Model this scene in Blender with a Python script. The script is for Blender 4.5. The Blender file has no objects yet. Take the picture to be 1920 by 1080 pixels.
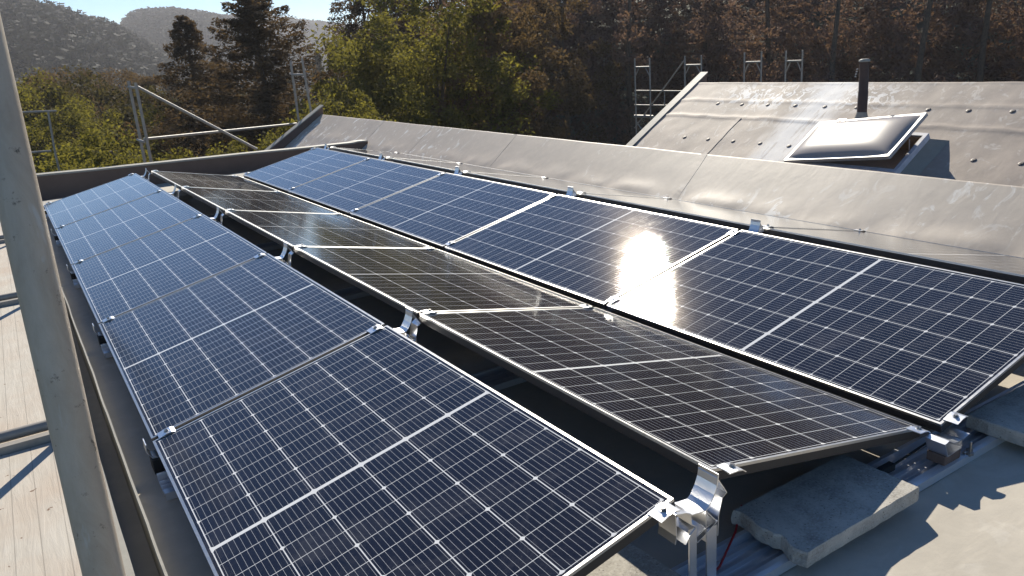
import bpy, bmesh, math, random
import numpy as np
from mathutils import Vector, Matrix, noise

# ------------------------------------------------------------------ camera, world, sun, exposure
sc = bpy.context.scene
COL = sc.collection
CAM = np.array([-0.2252, -1.31094, 1.35995])
YAW, PITCH, ROLL, FPX, SHIFT = 0.54858, -0.31216, -0.07603, 1479.73, 0.06819 * 300
cy, sy, cp, sp = math.cos(YAW), math.sin(YAW), math.cos(PITCH), math.sin(PITCH)
FW = np.array([sy * cp, cy * cp, sp]); R0 = np.array([cy, -sy, 0.0]); U0 = np.cross(R0, FW)
RT = R0 * math.cos(ROLL) + U0 * math.sin(ROLL)
UP = -R0 * math.sin(ROLL) + U0 * math.cos(ROLL)
cd = bpy.data.cameras.new('camera'); cam = bpy.data.objects.new('camera', cd); COL.objects.link(cam)
cam.matrix_world = Matrix(((RT[0], UP[0], -FW[0], CAM[0]), (RT[1], UP[1], -FW[1], CAM[1]), (RT[2], UP[2], -FW[2], CAM[2]), (0, 0, 0, 1)))
cd.sensor_fit = 'HORIZONTAL'; cd.sensor_width = 36.0; cd.lens = 36.0 * FPX / 1920.0
cd.shift_y = SHIFT / 1920.0; cd.clip_start = 0.05; cd.clip_end = 6000.0
sc.camera = cam

SUN_EL, SUN_AZ = math.radians(32.46), math.radians(32.43)      # azimuth from +Y towards +X
w = bpy.data.worlds.new('World'); sc.world = w; w.use_nodes = True
wn = w.node_tree.nodes; wl = w.node_tree.links
bg = wn['Background']; sky = wn.new('ShaderNodeTexSky'); sky.sky_type = 'NISHITA'
sky.sun_disc = False; sky.sun_elevation = SUN_EL; sky.sun_rotation = SUN_AZ
sky.air_density = 0.75; sky.altitude = 600; sky.dust_density = 0.0; sky.ozone_density = 3.0
bg.inputs[1].default_value = 0.082
hs = wn.new('ShaderNodeHueSaturation'); hs.inputs['Saturation'].default_value = 1.15
wl.new(sky.outputs[0], hs.inputs['Color']); wl.new(hs.outputs[0], bg.inputs[0])
sd = bpy.data.lights.new('sun', 'SUN'); sun = bpy.data.objects.new('sun', sd); COL.objects.link(sun)
S = Vector((math.sin(SUN_AZ) * math.cos(SUN_EL), math.cos(SUN_AZ) * math.cos(SUN_EL), math.sin(SUN_EL)))
sun.rotation_euler = S.to_track_quat('Z', 'Y').to_euler()
sd.energy = 4.9; sd.angle = math.radians(0.5); sd.color = (1.0, 0.93, 0.80)
vs = sc.view_settings; vs.view_transform = 'Standard'; vs.look = 'None'; vs.gamma = 1; vs.exposure = 0.62; vs.use_curve_mapping = False
sc.cycles.use_denoising = True
sc.cycles.max_bounces = 8; sc.cycles.transparent_max_bounces = 12; sc.cycles.volume_bounces = 0
sc.cycles.sample_clamp_indirect = 8

def ray(x, y):
    d = FW + RT * (x - 960) / FPX - UP * (y - 540 - SHIFT) / FPX
    return d / np.linalg.norm(d)
def on(axis, x, y, v):                                     # the point where a sight line meets x, y or z = v
    d = ray(x, y); return CAM + d * (v - CAM[axis]) / d[axis]
def polar(x, y, depth):
    d = ray(x, y); return CAM + d * depth / float(d @ FW)

# ------------------------------------------------------------------ helpers
def link(o, parent=None):
    COL.objects.link(o)
    if parent is not None: o.parent = parent
    return o
def tag(o, label=None, cat=None, group=None, kind=None):
    if label: o['label'] = label
    if cat: o['category'] = cat
    if group: o['group'] = group
    if kind: o['kind'] = kind
    return o
def empty(name, loc=(0, 0, 0), rot=(0, 0, 0)):
    o = bpy.data.objects.new(name, None); o.empty_display_size = 0.1
    o.location = loc; o.rotation_euler = rot; COL.objects.link(o); return o
def copy_tree(o, parent=None):
    c = o.copy(); COL.objects.link(c)
    if parent is not None: c.parent = parent
    for ch in [k for k in COL.objects if k.parent == o]:
        copy_tree(ch, c)
    return c
class MB:
    def __init__(s): s.v = []; s.f = []; s.sm = []
    def add(s, vs, fs, smooth=False):
        b = len(s.v); s.v += [tuple(map(float, v)) for v in vs]; s.f += [tuple(b + i for i in f) for f in fs]
        s.sm += [smooth] * len(fs); return s
    def box(s, a, b):
        (x0, y0, z0), (x1, y1, z1) = a, b
        return s.add([(x0, y0, z0), (x1, y0, z0), (x1, y1, z0), (x0, y1, z0), (x0, y0, z1), (x1, y0, z1), (x1, y1, z1), (x0, y1, z1)],
                     [(0, 3, 2, 1), (4, 5, 6, 7), (0, 1, 5, 4), (1, 2, 6, 5), (2, 3, 7, 6), (3, 0, 4, 7)])
    def hexa(s, p):                                        # 4 bottom + 4 top corners
        return s.add(p, [(0, 3, 2, 1), (4, 5, 6, 7), (0, 1, 5, 4), (1, 2, 6, 5), (2, 3, 7, 6), (3, 0, 4, 7)])
    def tube(s, pts, r, n=12, cap=True):
        pts = [Vector(p) for p in pts]; rr = r if isinstance(r, (list, tuple)) else [r] * len(pts)
        vs = []; fs = []
        for i, p in enumerate(pts):
            t = (pts[min(i + 1, len(pts) - 1)] - pts[max(i - 1, 0)]).normalized()
            a = t.cross(Vector((0.13, 0.21, 0.97))); 
            if a.length < 0.05: a = t.cross(Vector((1, 0, 0)))
            a.normalize(); b = t.cross(a)
            for k in range(n):
                an = 2 * math.pi * k / n; vs.append(p + (a * math.cos(an) + b * math.sin(an)) * rr[i])
        for i in range(len(pts) - 1):
            for k in range(n):
                k2 = (k + 1) % n; fs.append((i * n + k, i * n + k2, (i + 1) * n + k2, (i + 1) * n + k))
        s.add(vs, fs, True)
        if cap: s.add(vs[:n], [tuple(range(n - 1, -1, -1))]); s.add(vs[-n:], [tuple(range(n))])
        return s
    def strip(s, prof, y0, y1, th):                        # a bent sheet: (x, z) profile with thickness, drawn along y
        P = [Vector((p[0], p[1])) for p in prof]; off = []
        for i, p in enumerate(P):
            t = (P[min(i + 1, len(P) - 1)] - P[max(i - 1, 0)]).normalized(); off.append(p + Vector((t.y, -t.x)) * th)
        n = len(P); vs = []
        for y in (y0, y1):
            vs += [(p.x, y, p.y) for p in P] + [(q.x, y, q.y) for q in off]
        m = 2 * n; fs = []
        for i in range(n - 1):
            fs += [(i, i + 1, m + i + 1, m + i), (n + i, m + n + i, m + n + i + 1, n + i + 1), (i, n + i, n + i + 1, i + 1), (m + i, m + i + 1, m + n + i + 1, m + n + i)]
        fs += [(0, m, m + n, n), (n - 1, 2 * n - 1, m + 2 * n - 1, m + n - 1)]
        return s.add(vs, fs)
    def build(s, name, mat, parent=None, bevel=0.0, loc=None):
        me = bpy.data.meshes.new(name); me.from_pydata(s.v, [], s.f); me.polygons.foreach_set('use_smooth', s.sm)
        me.materials.append(mat); o = bpy.data.objects.new(name, me); link(o, parent)
        bm = bmesh.new(); bm.from_mesh(me)
        bmesh.ops.recalc_face_normals(bm, faces=bm.faces)
        if bevel > 0:
            bmesh.ops.remove_doubles(bm, verts=bm.verts, dist=1e-6)
            ed = [e for e in bm.edges if len(e.link_faces) == 2 and e.calc_face_angle(0) > 0.6]
            bmesh.ops.bevel(bm, geom=ed, offset=bevel, segments=2, profile=0.6, affect='EDGES')
        bm.to_mesh(me); bm.free()
        if loc is not None: o.location = loc
        return o
def mesh_np(name, V, F, mat, parent=None, smooth=False):
    V = np.asarray(V, np.float32); F = np.asarray(F, np.int32); n = F.shape[1]
    me = bpy.data.meshes.new(name)
    me.vertices.add(len(V)); me.vertices.foreach_set('co', V.ravel())
    me.loops.add(F.size); me.loops.foreach_set('vertex_index', F.ravel())
    me.polygons.add(len(F)); me.polygons.foreach_set('loop_start', np.arange(0, F.size, n, dtype=np.int32))
    me.polygons.foreach_set('use_smooth', np.full(len(F), smooth, dtype=bool))
    me.materials.append(mat); me.update(calc_edges=True); me.validate()
    return link(bpy.data.objects.new(name, me), parent)

# ------------------------------------------------------------------ materials
class N:
    def __init__(s, name):
        s.m = bpy.data.materials.new(name); s.m.use_nodes = True; s.t = s.m.node_tree; s.n = s.t.nodes
        s.b = s.n['Principled BSDF']; s.out = s.n['Material Output']
    def new(s, t, **k):
        n = s.n.new(t)
        for a, v in k.items(): setattr(n, a, v)
        return n
    def set(s, sock, v):
        if isinstance(v, bpy.types.NodeSocket): s.t.links.new(v, sock)
        elif isinstance(v, tuple) and len(v) == 3 and sock.type == 'RGBA': sock.default_value = (*v, 1)
        else: sock.default_value = v
    def math(s, op, a, b=0.0, c=None, clamp=False):
        n = s.new('ShaderNodeMath', operation=op); n.use_clamp = clamp
        s.set(n.inputs[0], a); s.set(n.inputs[1], b)
        if c is not None: s.set(n.inputs[2], c)
        return n.outputs[0]
    def mix(s, f, a, b):
        n = s.new('ShaderNodeMix', data_type='RGBA'); s.set(n.inputs[0], f); s.set(n.inputs[6], a); s.set(n.inputs[7], b); return n.outputs[2]
    def noise(s, co, scale, detail=4, rough=0.55, dist=0.0):
        n = s.new('ShaderNodeTexNoise'); s.set(n.inputs['Vector'], co); n.inputs['Scale'].default_value = scale
        n.inputs['Detail'].default_value = detail; n.inputs['Roughness'].default_value = rough; n.inputs['Distortion'].default_value = dist
        return n.outputs[0]
    def ramp(s, f, lo, hi):
        n = s.new('ShaderNodeMapRange'); n.clamp = True; s.set(n.inputs[0], f); n.inputs[1].default_value = lo; n.inputs[2].default_value = hi
        return n.outputs[0]
    def co(s, kind='Object', scale=(1, 1, 1), rot=(0, 0, 0)):
        t = s.new('ShaderNodeTexCoord'); mp = s.new('ShaderNodeMapping'); s.t.links.new(t.outputs[kind], mp.inputs[0])
        mp.inputs['Scale'].default_value = scale; mp.inputs['Rotation'].default_value = rot; return mp.outputs[0]
    def bump(s, h, strength=0.3, dist=0.01):
        n = s.new('ShaderNodeBump'); s.set(n.inputs['Height'], h); n.inputs['Strength'].default_value = strength; n.inputs['Distance'].default_value = dist
        s.t.links.new(n.outputs[0], s.b.inputs['Normal']); return n
    def fin(s, color=None, rough=None, metal=None, spec=None):
        for k, v in (('Base Color', color), ('Roughness', rough), ('Metallic', metal), ('Specular IOR Level', spec)):
            if v is not None: s.set(s.b.inputs[k], v)
        return s.m

def m_membrane(name, base=(0.50, 0.45, 0.37), scuff=0.0, stretch=(1, 1, 1), rough=0.68, bmp=0.25, stain=None):
    k = N(name); o = k.co('Object'); n1 = k.noise(o, 1.3, 5, 0.6); n2 = k.noise(o, 14, 4, 0.6)
    dark = tuple(c * 0.78 for c in base); c = k.mix(k.ramp(n1, 0.3, 0.7), dark, base); n5 = k.noise(o, 260, 2, 0.6); c = k.mix(k.math('MULTIPLY', k.ramp(n5, 0.55, 0.75), 0.22), c, tuple(q * 0.5 for q in base))
    c = k.mix(k.math('MULTIPLY', k.ramp(n2, 0.45, 0.75), 0.25), c, tuple(min(1, q * 1.25) for q in base))
    st = k.co('Object', stretch)
    if scuff > 0:
        s1 = k.noise(st, 4.2, 6, 0.62, 1.2); s2 = k.noise(o, 0.55, 2, 0.5)
        f = k.math('MULTIPLY', k.ramp(s1, 0.56, 0.63), k.ramp(s2, 0.40, 0.55))
        c = k.mix(k.math('MULTIPLY', f, scuff), c, (0.84, 0.81, 0.74))
    if stain:                                              # dried glue smears running down the slope at one place
        y0, wd, x0 = stain
        sep = k.new('ShaderNodeSeparateXYZ'); k.t.links.new(o, sep.inputs[0])
        wob = k.math('MULTIPLY', k.math('SUBTRACT', k.noise(o, 1.1, 3), 0.5), 0.9)
        a = k.math('ABSOLUTE', k.math('SUBTRACT', k.math('ADD', sep.outputs[1], wob), y0))
        band = k.math('SUBTRACT', 1.0, k.ramp(a, wd * 0.3, wd))
        s3 = k.noise(k.co('Object', (0.5, 5.0, 1)), 2.6, 5, 0.6, 0.6)
        f = k.math('MULTIPLY', band, k.ramp(s3, 0.30, 0.46))
        c = k.mix(k.math('MULTIPLY', f, 0.9), c, (0.84, 0.81, 0.76))
        a2 = k.math('SUBTRACT', 1.0, k.ramp(k.math('ABSOLUTE', k.math('SUBTRACT', sep.outputs[0], x0)), 0.12, 0.38))
        yy = k.math('SUBTRACT', 1.0, k.ramp(k.math('ABSOLUTE', k.math('SUBTRACT', sep.outputs[1], y0 + .5)), 1.2, 2.1))
        s4 = k.noise(o, 5.5, 5, 0.6, 1.5)
        c = k.mix(k.math('MULTIPLY', k.math('MULTIPLY', a2, yy), k.ramp(s4, 0.48, 0.54)), c, (0.84, 0.81, 0.76))
    wr = k.noise(k.co('Object', (1, 2.2, 1)), 3.0, 6, 0.55, 0.6)
    h = k.math('ADD', k.math('MULTIPLY', wr, 1.0), k.math('MULTIPLY', n2, 0.25))
    k.bump(h, bmp, 0.02)
    return k.fin(c, rough, spec=0.3)
def m_metal(name, col=(0.72, 0.73, 0.74), rough=0.32, metal=1.0, dirt=0.3, sc_=30):
    k = N(name); o = k.co('Object'); n1 = k.noise(o, sc_, 4, 0.6)
    c = k.mix(k.math('MULTIPLY', k.ramp(n1, 0.35, 0.75), dirt), col, tuple(x * 0.55 for x in col))
    r = k.math('ADD', k.math('MULTIPLY', n1, 0.2), rough - 0.1)
    return k.fin(c, r, metal)
def m_plain(name, col, rough=0.7, var=0.25, sc_=6.0, bump=0.0, metal=0.0):
    k = N(name); o = k.co('Object'); n1 = k.noise(o, sc_, 5, 0.6)
    c = k.mix(k.ramp(n1, 0.3, 0.7), tuple(x * (1 - var) for x in col), tuple(min(1, x * (1 + var)) for x in col))
    if bump: k.bump(n1, bump, 0.02)
    return k.fin(c, rough, metal)

def m_concrete(name):
    k = N(name); o = k.co('Object'); n1 = k.noise(o, 9, 5, 0.65); n2 = k.noise(o, 150, 3, 0.6); v = k.new('ShaderNodeTexVoronoi'); k.set(v.inputs['Vector'], o); v.inputs['Scale'].default_value = 55
    c = k.mix(k.ramp(n1, 0.35, 0.65), (0.29, 0.27, 0.235), (0.50, 0.465, 0.40))
    c = k.mix(k.math('MULTIPLY', k.ramp(n2, 0.5, 0.66), 0.6), c, (0.52, 0.50, 0.45)); 
    c = k.mix(k.math('MULTIPLY', k.ramp(n2, 0.40, 0.32), 0.5), c, (0.14, 0.13, 0.12))
    c = k.mix(k.math('SUBTRACT', 1.0, k.ramp(v.outputs[0], 0.06, 0.16)), c, (0.10, 0.095, 0.09))
    k.bump(n2, 0.4, 0.004); return k.fin(c, 0.9)

def m_panel(name):
    k = N(name); uv = k.new('ShaderNodeUVMap'); sep = k.new('ShaderNodeSeparateXYZ'); k.t.links.new(uv.outputs[0], sep.inputs[0])
    u, v = sep.outputs[0], sep.outputs[1]
    L, Wd = 1.794, 1.04; pv = (Wd - 0.042) / 6; pu = (L - 0.042 - 0.014) / 20
    M = k.math
    ua = M('SUBTRACT', M('ABSOLUTE', M('SUBTRACT', u, L / 2)), 0.007); va = M('SUBTRACT', v, 0.021)
    def tri(x, p):                                          # distance to the nearest multiple of p, in metres
        f = M('FRACT', M('DIVIDE', x, p)); return M('MULTIPLY', M('SUBTRACT', 0.5, M('ABSOLUTE', M('SUBTRACT', f, 0.5))), p)
    du, dv, du2 = tri(ua, pu), tri(va, pv), tri(ua, 2 * pu)
    gu = M('LESS_THAN', du, 0.00105); gv = M('LESS_THAN', dv, 0.0017)
    dia = M('LESS_THAN', M('ADD', du2, dv), 0.0095)
    mid = M('LESS_THAN', ua, 0.0); eu = M('GREATER_THAN', ua, 10 * pu); ev = M('GREATER_THAN', M('ABSOLUTE', M('SUBTRACT', v, Wd / 2)), 3 * pv)
    inside = M('MULTIPLY', M('LESS_THAN', ua, 10 * pu + .004), M('LESS_THAN', M('ABSOLUTE', M('SUBTRACT', v, Wd / 2)), 3 * pv + .003))
    g = M('MULTIPLY', M('MAXIMUM', M('MAXIMUM', gu, gv), M('MAXIMUM', dia, mid)), inside)
    bb = M('LESS_THAN', tri(M('SUBTRACT', va, pv / 18), pv / 9), 0.00042)
    oi = k.new('ShaderNodeObjectInfo'); o = k.co('Object'); n1 = k.noise(o, 3.0, 4, 0.6)
    cell = k.mix(n1, (0.0030, 0.0035, 0.009), (0.0055, 0.0062, 0.016))
    c = k.mix(M('MULTIPLY', M('MULTIPLY', bb, 0.9), inside), cell, (0.55, 0.55, 0.55)); c = k.mix(g, c, (0.74, 0.74, 0.73))
    ds = k.noise(k.co('Object', (1, 1, 1)), 5.0, 6, 0.7, 0.8); sp_ = k.noise(o, 60, 3, 0.7)
    dust = M('ADD', M('MULTIPLY', k.ramp(ds, 0.50, 0.80), 0.10), M('MULTIPLY', k.ramp(sp_, 0.66, 0.74), 0.06))
    c = k.mix(M('ADD', dust, 0.012), c, (0.42, 0.40, 0.40))
    mk = k.noise(k.co('Object', (2.0, 7, 1), (0, 0, .5)), 2.2, 5, 0.55, 1.0)
    c = k.mix(M('MULTIPLY', k.ramp(mk, 0.70, 0.76), 0.22), c, (0.6, 0.6, 0.62))
    k.bump(k.noise(o, 900, 1, 0.5), 0.10, 0.0006)
    k.fin(c, M('ADD', 0.031, M('MULTIPLY', dust, 0.35)), spec=0.50)
    gl = k.new('ShaderNodeBsdfGlossy'); gl.inputs['Roughness'].default_value = 0.15; gl.inputs['Color'].default_value = (1.0, 0.86, 0.70, 1)
    mx = k.new('ShaderNodeMixShader'); mx.inputs[0].default_value = 0.0026
    k.t.links.new(k.b.outputs[0], mx.inputs[1]); k.t.links.new(gl.outputs[0], mx.inputs[2]); k.t.links.new(mx.outputs[0], k.out.inputs[0])
    return k.m
def m_leaf(name, a, b, trans=0.45):
    k = N(name); g = k.new('ShaderNodeNewGeometry'); o = k.co('Object'); n = k.noise(o, 1.1, 3, 0.6)
    r = k.math('ADD', k.math('MULTIPLY', g.outputs['Random Per Island'], 0.6), k.math('MULTIPLY', k.ramp(n, .3, .7), 0.4))
    c = k.mix(r, a, b); k.fin(c, 0.8, spec=0.1)
    tr = k.new('ShaderNodeBsdfTranslucent'); k.set(tr.inputs[0], k.mix(r, tuple(min(1, x * 1.7) for x in a), (min(1, b[0] * 2.1), min(1, b[1] * 1.9), b[2] * 0.9)))
    mx = k.new('ShaderNodeMixShader'); mx.inputs[0].default_value = trans
    k.t.links.new(k.b.outputs[0], mx.inputs[1]); k.t.links.new(tr.outputs[0], mx.inputs[2]); k.t.links.new(mx.outputs[0], k.out.inputs[0])
    return k.m
def m_boards(name):
    k = N(name); o = k.co('Object'); sep = k.new('ShaderNodeSeparateXYZ'); k.t.links.new(o, sep.inputs[0])
    fr = k.math('FRACT', k.math('DIVIDE', sep.outputs[0], 0.075)); seam = k.math('LESS_THAN', k.math('ABSOLUTE', k.math('SUBTRACT', fr, 0.5)), 0.022)
    g = k.noise(k.co('Object', (9, 0.8, 9)), 5, 6, 0.65, 0.8); n = k.noise(o, 2.2, 4, 0.6); sp_ = k.noise(o, 26, 3, 0.6)
    c = k.mix(g, (0.36, 0.32, 0.26), (0.62, 0.57, 0.49)); c = k.mix(k.math('MULTIPLY', k.ramp(n, 0.42, 0.65), 0.55), c, (0.44, 0.33, 0.24))
    c = k.mix(k.ramp(sp_, 0.70, 0.74), c, (0.16, 0.09, 0.05)); c = k.mix(k.math('MULTIPLY', seam, 0.45), c, (0.14, 0.12, 0.10))
    k.bump(k.math('SUBTRACT', g, k.math('MULTIPLY', seam, 0.6)), 0.4, 0.006); return k.fin(c, 0.8)
def m_galv(name):
    k = N(name); o = k.co('Object', (1, 1, 0.35)); n1 = k.noise(o, 22, 6, 0.65, 0.6); n2 = k.noise(k.co('Object', (1, 1, .2)), 45, 3, 0.6); n3 = k.noise(k.co('Object'), 55, 4, 0.7)
    c = k.mix(k.ramp(n1, 0.3, 0.7), (0.36, 0.30, 0.23), (0.50, 0.44, 0.36)); c = k.mix(k.ramp(n3, 0.62, 0.72), c, (0.07, 0.06, 0.045))
    c = k.mix(k.math('MULTIPLY', k.ramp(n2, 0.62, 0.7), 0.7), c, (0.50, 0.50, 0.47))
    k.bump(n3, 0.35, 0.002); return k.fin(c, k.math('ADD', 0.35, k.math('MULTIPLY', n1, 0.25)), 0.12)

MEMB = m_membrane('roof_membrane', scuff=0.10, bmp=0.2)
MEMB1 = m_membrane('roof_membrane_scuffed', base=(0.58, 0.485, 0.385), scuff=0.8, stretch=(1, 1.6, 1), rough=0.55, bmp=0.11)
MEMB2 = m_membrane('roof_membrane_stained', base=(0.45, 0.365, 0.295), scuff=0.3, rough=0.66, bmp=0.15, stain=(7.0, 0.55, 11.15))
FLASH = m_membrane('flashing_membrane', base=(0.34, 0.32, 0.27), rough=0.6)
PARA = m_membrane('flare_browned_membrane', base=(0.155, 0.105, 0.080), rough=0.7, bmp=0.15)  # brown of lens flare and shade put into the parapet's base colour
DARKM = m_plain('dark_flare_membrane', (0.13, 0.088, 0.070), 0.75, 0.2)  # verge walls: same flare brown and shade put into the colour
ALU = m_metal('mill_aluminium', (0.80, 0.81, 0.83), 0.34, 1.0, 0.08)
FRAME = m_metal('anodised_frame', (0.64, 0.63, 0.61), 0.36, 1.0, 0.15, 60)
TRAYM = m_metal('tray_aluminium', (0.66, 0.67, 0.70), 0.34, 0.55, 0.08)
STEEL = m_metal('galvanised_tube', (0.34, 0.31, 0.27), 0.55, 0.25, 0.5, 14)
GALV = m_galv('weathered_steel_tube')
UNDER = m_plain('shaded_frame_profile', (0.035, 0.028, 0.024), 0.55, 0.15)  # near-black: shade on the lower frame walls is put into the colour
BOLT = m_metal('stainless_bolt', (0.45, 0.43, 0.40), 0.3, 1.0, 0.4, 200)
RUBBER = m_plain('black_rubber', (0.02, 0.02, 0.02), 0.8, 0.2)
CONC = m_concrete('paving_concrete')
PANEL = m_panel('solar_cells')
BOARD = m_boards('deck_boards')
WHITEP = m_plain('white_profile', (0.42, 0.40, 0.38), 0.4, 0.06)
CURBM = m_plain('curb_laminate', (0.62, 0.62, 0.66), 0.55, 0.18, 9)
WOODM = m_plain('curb_wood', (0.30, 0.22, 0.15), 0.7, 0.3, 9)
DOME = N('milky_dome'); DOME = DOME.fin((0.38, 0.335, 0.30), 0.20, spec=0.35)
PIPEM = m_plain('vent_plastic', (0.06, 0.032, 0.022), 0.6, 0.25, 8)
BARK = m_plain('bark', (0.09, 0.065, 0.045), 0.9, 0.35, 8)
REDC = m_plain('red_cable', (0.35, 0.02, 0.02), 0.5, 0.1)
GROUND = m_plain('meadow_soil', (0.055, 0.06, 0.028), 0.95, 0.4, 0.15)
WALLM = m_plain('rendered_wall', (0.30, 0.28, 0.25), 0.85, 0.15, 2)

# ------------------------------------------------------------------ roof building
ZF = -0.125
W_, TH, PIT, GR, GV = 1.04, 0.21039, 1.8215, 0.17822, 0.03915
L_ = 1.794; CW, SW = W_ * math.cos(TH), W_ * math.sin(TH)
A0, B0, B1, C0 = 0.0, CW + GR, 2 * CW + GR, 2 * CW + GR + GV
C1 = C0 + CW; D0 = C1 + GR; D1 = D0 + CW
bld = tag(empty('roofed_building', (0, 0, ZF)), 'flat roof and two sloping pale membrane roofs carrying the solar rows', 'building')
def sub(o): o.location = (o.location[0], o.location[1], o.location[2] - ZF) if o.parent == bld else o.location; return o
def grid(name, xs, ys, zf, mat, parent):
    V = []; 
    for y in ys:
        for x in xs: V.append((x, y, zf(x, y) ))
    nx = len(xs); F = [(j * nx + i, j * nx + i + 1, (j + 1) * nx + i + 1, (j + 1) * nx + i) for j in range(len(ys) - 1) for i in range(nx - 1)]
    return mesh_np(name, V, F, mat, parent, True)
def nz(x, y, s, a, seed=0.0): return noise.noise(Vector((x * s, y * s, seed))) * a
sub(grid('flat_roof', np.linspace(-0.105, 4.45, 46), np.linspace(-5.0, 10.5, 150), lambda x, y: ZF + nz(x, y, 1.4, 0.006) + nz(x, y, 5, 0.002), MEMB, bld))
# thin upstand, gutter and outer lip along the left eaves
def wob_strip(name, x0, x1, z0, z1, mat, ws=0.0, sd=1.0, y0=-5.0, y1=10.6):
    mb = MB(); ys = np.linspace(y0, y1, 160); vs = []; fs = []
    for y in ys:
        d = nz(0.3, y, 2.3, ws, sd) + nz(0.1, y, 8, ws * .3, sd); e = nz(0.7, y, 1.9, ws * .8, sd + 5)
        vs += [(x0 + d, y, z0), (x1 + d, y, z0), (x1 + d, y, z1 + e), (x0 + d, y, z1 + e)]
    for i in range(len(ys) - 1):
        for q in range(4):
            q2 = (q + 1) % 4; fs.append((i * 4 + q, i * 4 + q2, (i + 1) * 4 + q2, (i + 1) * 4 + q))
    fs += [(0, 1, 2, 3), tuple(len(vs) - 4 + q for q in (3, 2, 1, 0))]
    mb.add(vs, fs); o = mb.build(name, mat, bld, 0.0); return sub(o)
wob_strip('eaves_upstand', -0.112, -0.104, ZF - 0.12, -0.055, FLASH, 0.004, 1.0)
sub(MB().box((-0.19, -5, ZF - 0.13), (-0.1125, 10.6, ZF - 0.115)).build('gutter_floor', MEMB, bld))
wob_strip('eaves_lip', -0.222, -0.186, ZF - 0.20, -0.055, FLASH, 0.002, 7.0)
# main walls below
sub(MB().box((-0.20, -5.0, -7.2), (4.9, 10.55, ZF - 0.22)).box((4.9, -5.0, -7.2), (13.6, 10.0, -2.6)).build('outer_wall', WALLM, bld))
# parapet across the far end of the flat roof
pw = MB(); n = 60; vs = []; fs = []
for i in range(n + 1):
    t = i / n; x = -0.19 + t * (4.55 + 0.19); y = 10.5 - 0.05 * t; zt = 0.198 - 0.128 * t + nz(x, 1, 1.5, 0.006) + (0.012 if i > n - 3 else 0)
    vs += [(x, y, -0.75), (x, y + 0.26, -0.75), (x, y + 0.26, zt - 0.015), (x, y, zt)]
for i in range(n):
    for q in range(4):
        q2 = (q + 1) % 4; fs.append((i * 4 + q, i * 4 + q2, (i + 1) * 4 + q2, (i + 1) * 4 + q))
fs += [(0, 1, 2, 3), tuple(n * 4 + q for q in (3, 2, 1, 0))]
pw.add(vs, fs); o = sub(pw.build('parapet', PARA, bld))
cpm = MB(); vs = []; fs = []
for i in range(n + 1):
    t = i / n; x = -0.19 + t * (4.55 + 0.19); y = 10.5 - 0.05 * t; zt = 0.198 - 0.128 * t + nz(x, 1, 1.5, 0.006) + (0.012 if i > n - 3 else 0)
    vs += [(x, y - .006, zt - .010), (x, y + 0.27, zt - .02), (x, y + 0.27, zt + .004), (x, y - .006, zt + .012)]
for i in range(n):
    for q in range(4): q2 = (q + 1) % 4; fs.append((i * 4 + q, i * 4 + q2, (i + 1) * 4 + q2, (i + 1) * 4 + q))
cpm.add(vs, fs).build('coping', FLASH, o)
# first sloping roof: rises from the flat roof to a rounded crest at x = 5.0
T1 = math.tan(math.radians(33))
def z_r1(x, y):
    zc = 0.29 + 0.0035 * y
    if x <= 4.93: z = zc - (4.99 - x) * T1
    elif x <= 4.995: z = zc - (4.99 - x) * T1
    elif x <= 5.06: z = zc - (x - 4.995) * 0.35
    else: z = zc - 0.023 - (x - 5.06) * 1.1
    lim = ZF - 0.04
    if y < 10.72 and z < lim: z = lim
    if x > 4.2 and x < 5.0:
        foot = math.exp(-((x - 4.52) / 0.10) ** 2)
        z += foot * (0.006 + nz(x, y, 6, 0.010, 3) + nz(x, y, 2.0, 0.010, 9)) + nz(x, y, 1.2, 0.005, 2) + nz(x, y, 5, 0.0012, 4)
    return z
xs1 = np.concatenate([np.linspace(2.7, 4.2, 8), np.linspace(4.26, 4.9, 24), np.array([4.93, 4.96, 4.98, 4.99, 4.998, 5.01, 5.03, 5.06]), np.linspace(5.12, 7.2, 8)])
r1 = sub(grid('sloping_roof', xs1, np.linspace(-5.0, 13.66, 260), z_r1, MEMB1, bld)); tag(r1, 'near sloping roof with rounded crest and white scuffs')
# overlapping membrane laps running up the slope
for yk in (-2.4, 0.6, 3.6, 6.7, 8.9, 10.6):
    mb = MB(); vs = []; fs = []
    for i, x in enumerate(np.linspace(4.45, 4.99, 16)):
        wv = nz(x, yk, 7, 0.01, 5) + (x - 4.5) * 0.25
        vs += [(x, yk + wv, z_r1(x, yk) - 0.004), (x, yk + wv, z_r1(x, yk) + 0.002), (x, yk + wv + 0.07, z_r1(x, yk + .07) + 0.002), (x, yk + wv + .07, z_r1(x, yk + .07) - 0.004)]
    for i in range(15):
        for q in range(4): q2 = (q + 1) % 4; fs.append((i * 4 + q, i * 4 + q2, i * 4 + 4 + q2, i * 4 + 4 + q))
    mb.add(vs, fs); o = mb.build('membrane_lap', MEMB1, r1)
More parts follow.
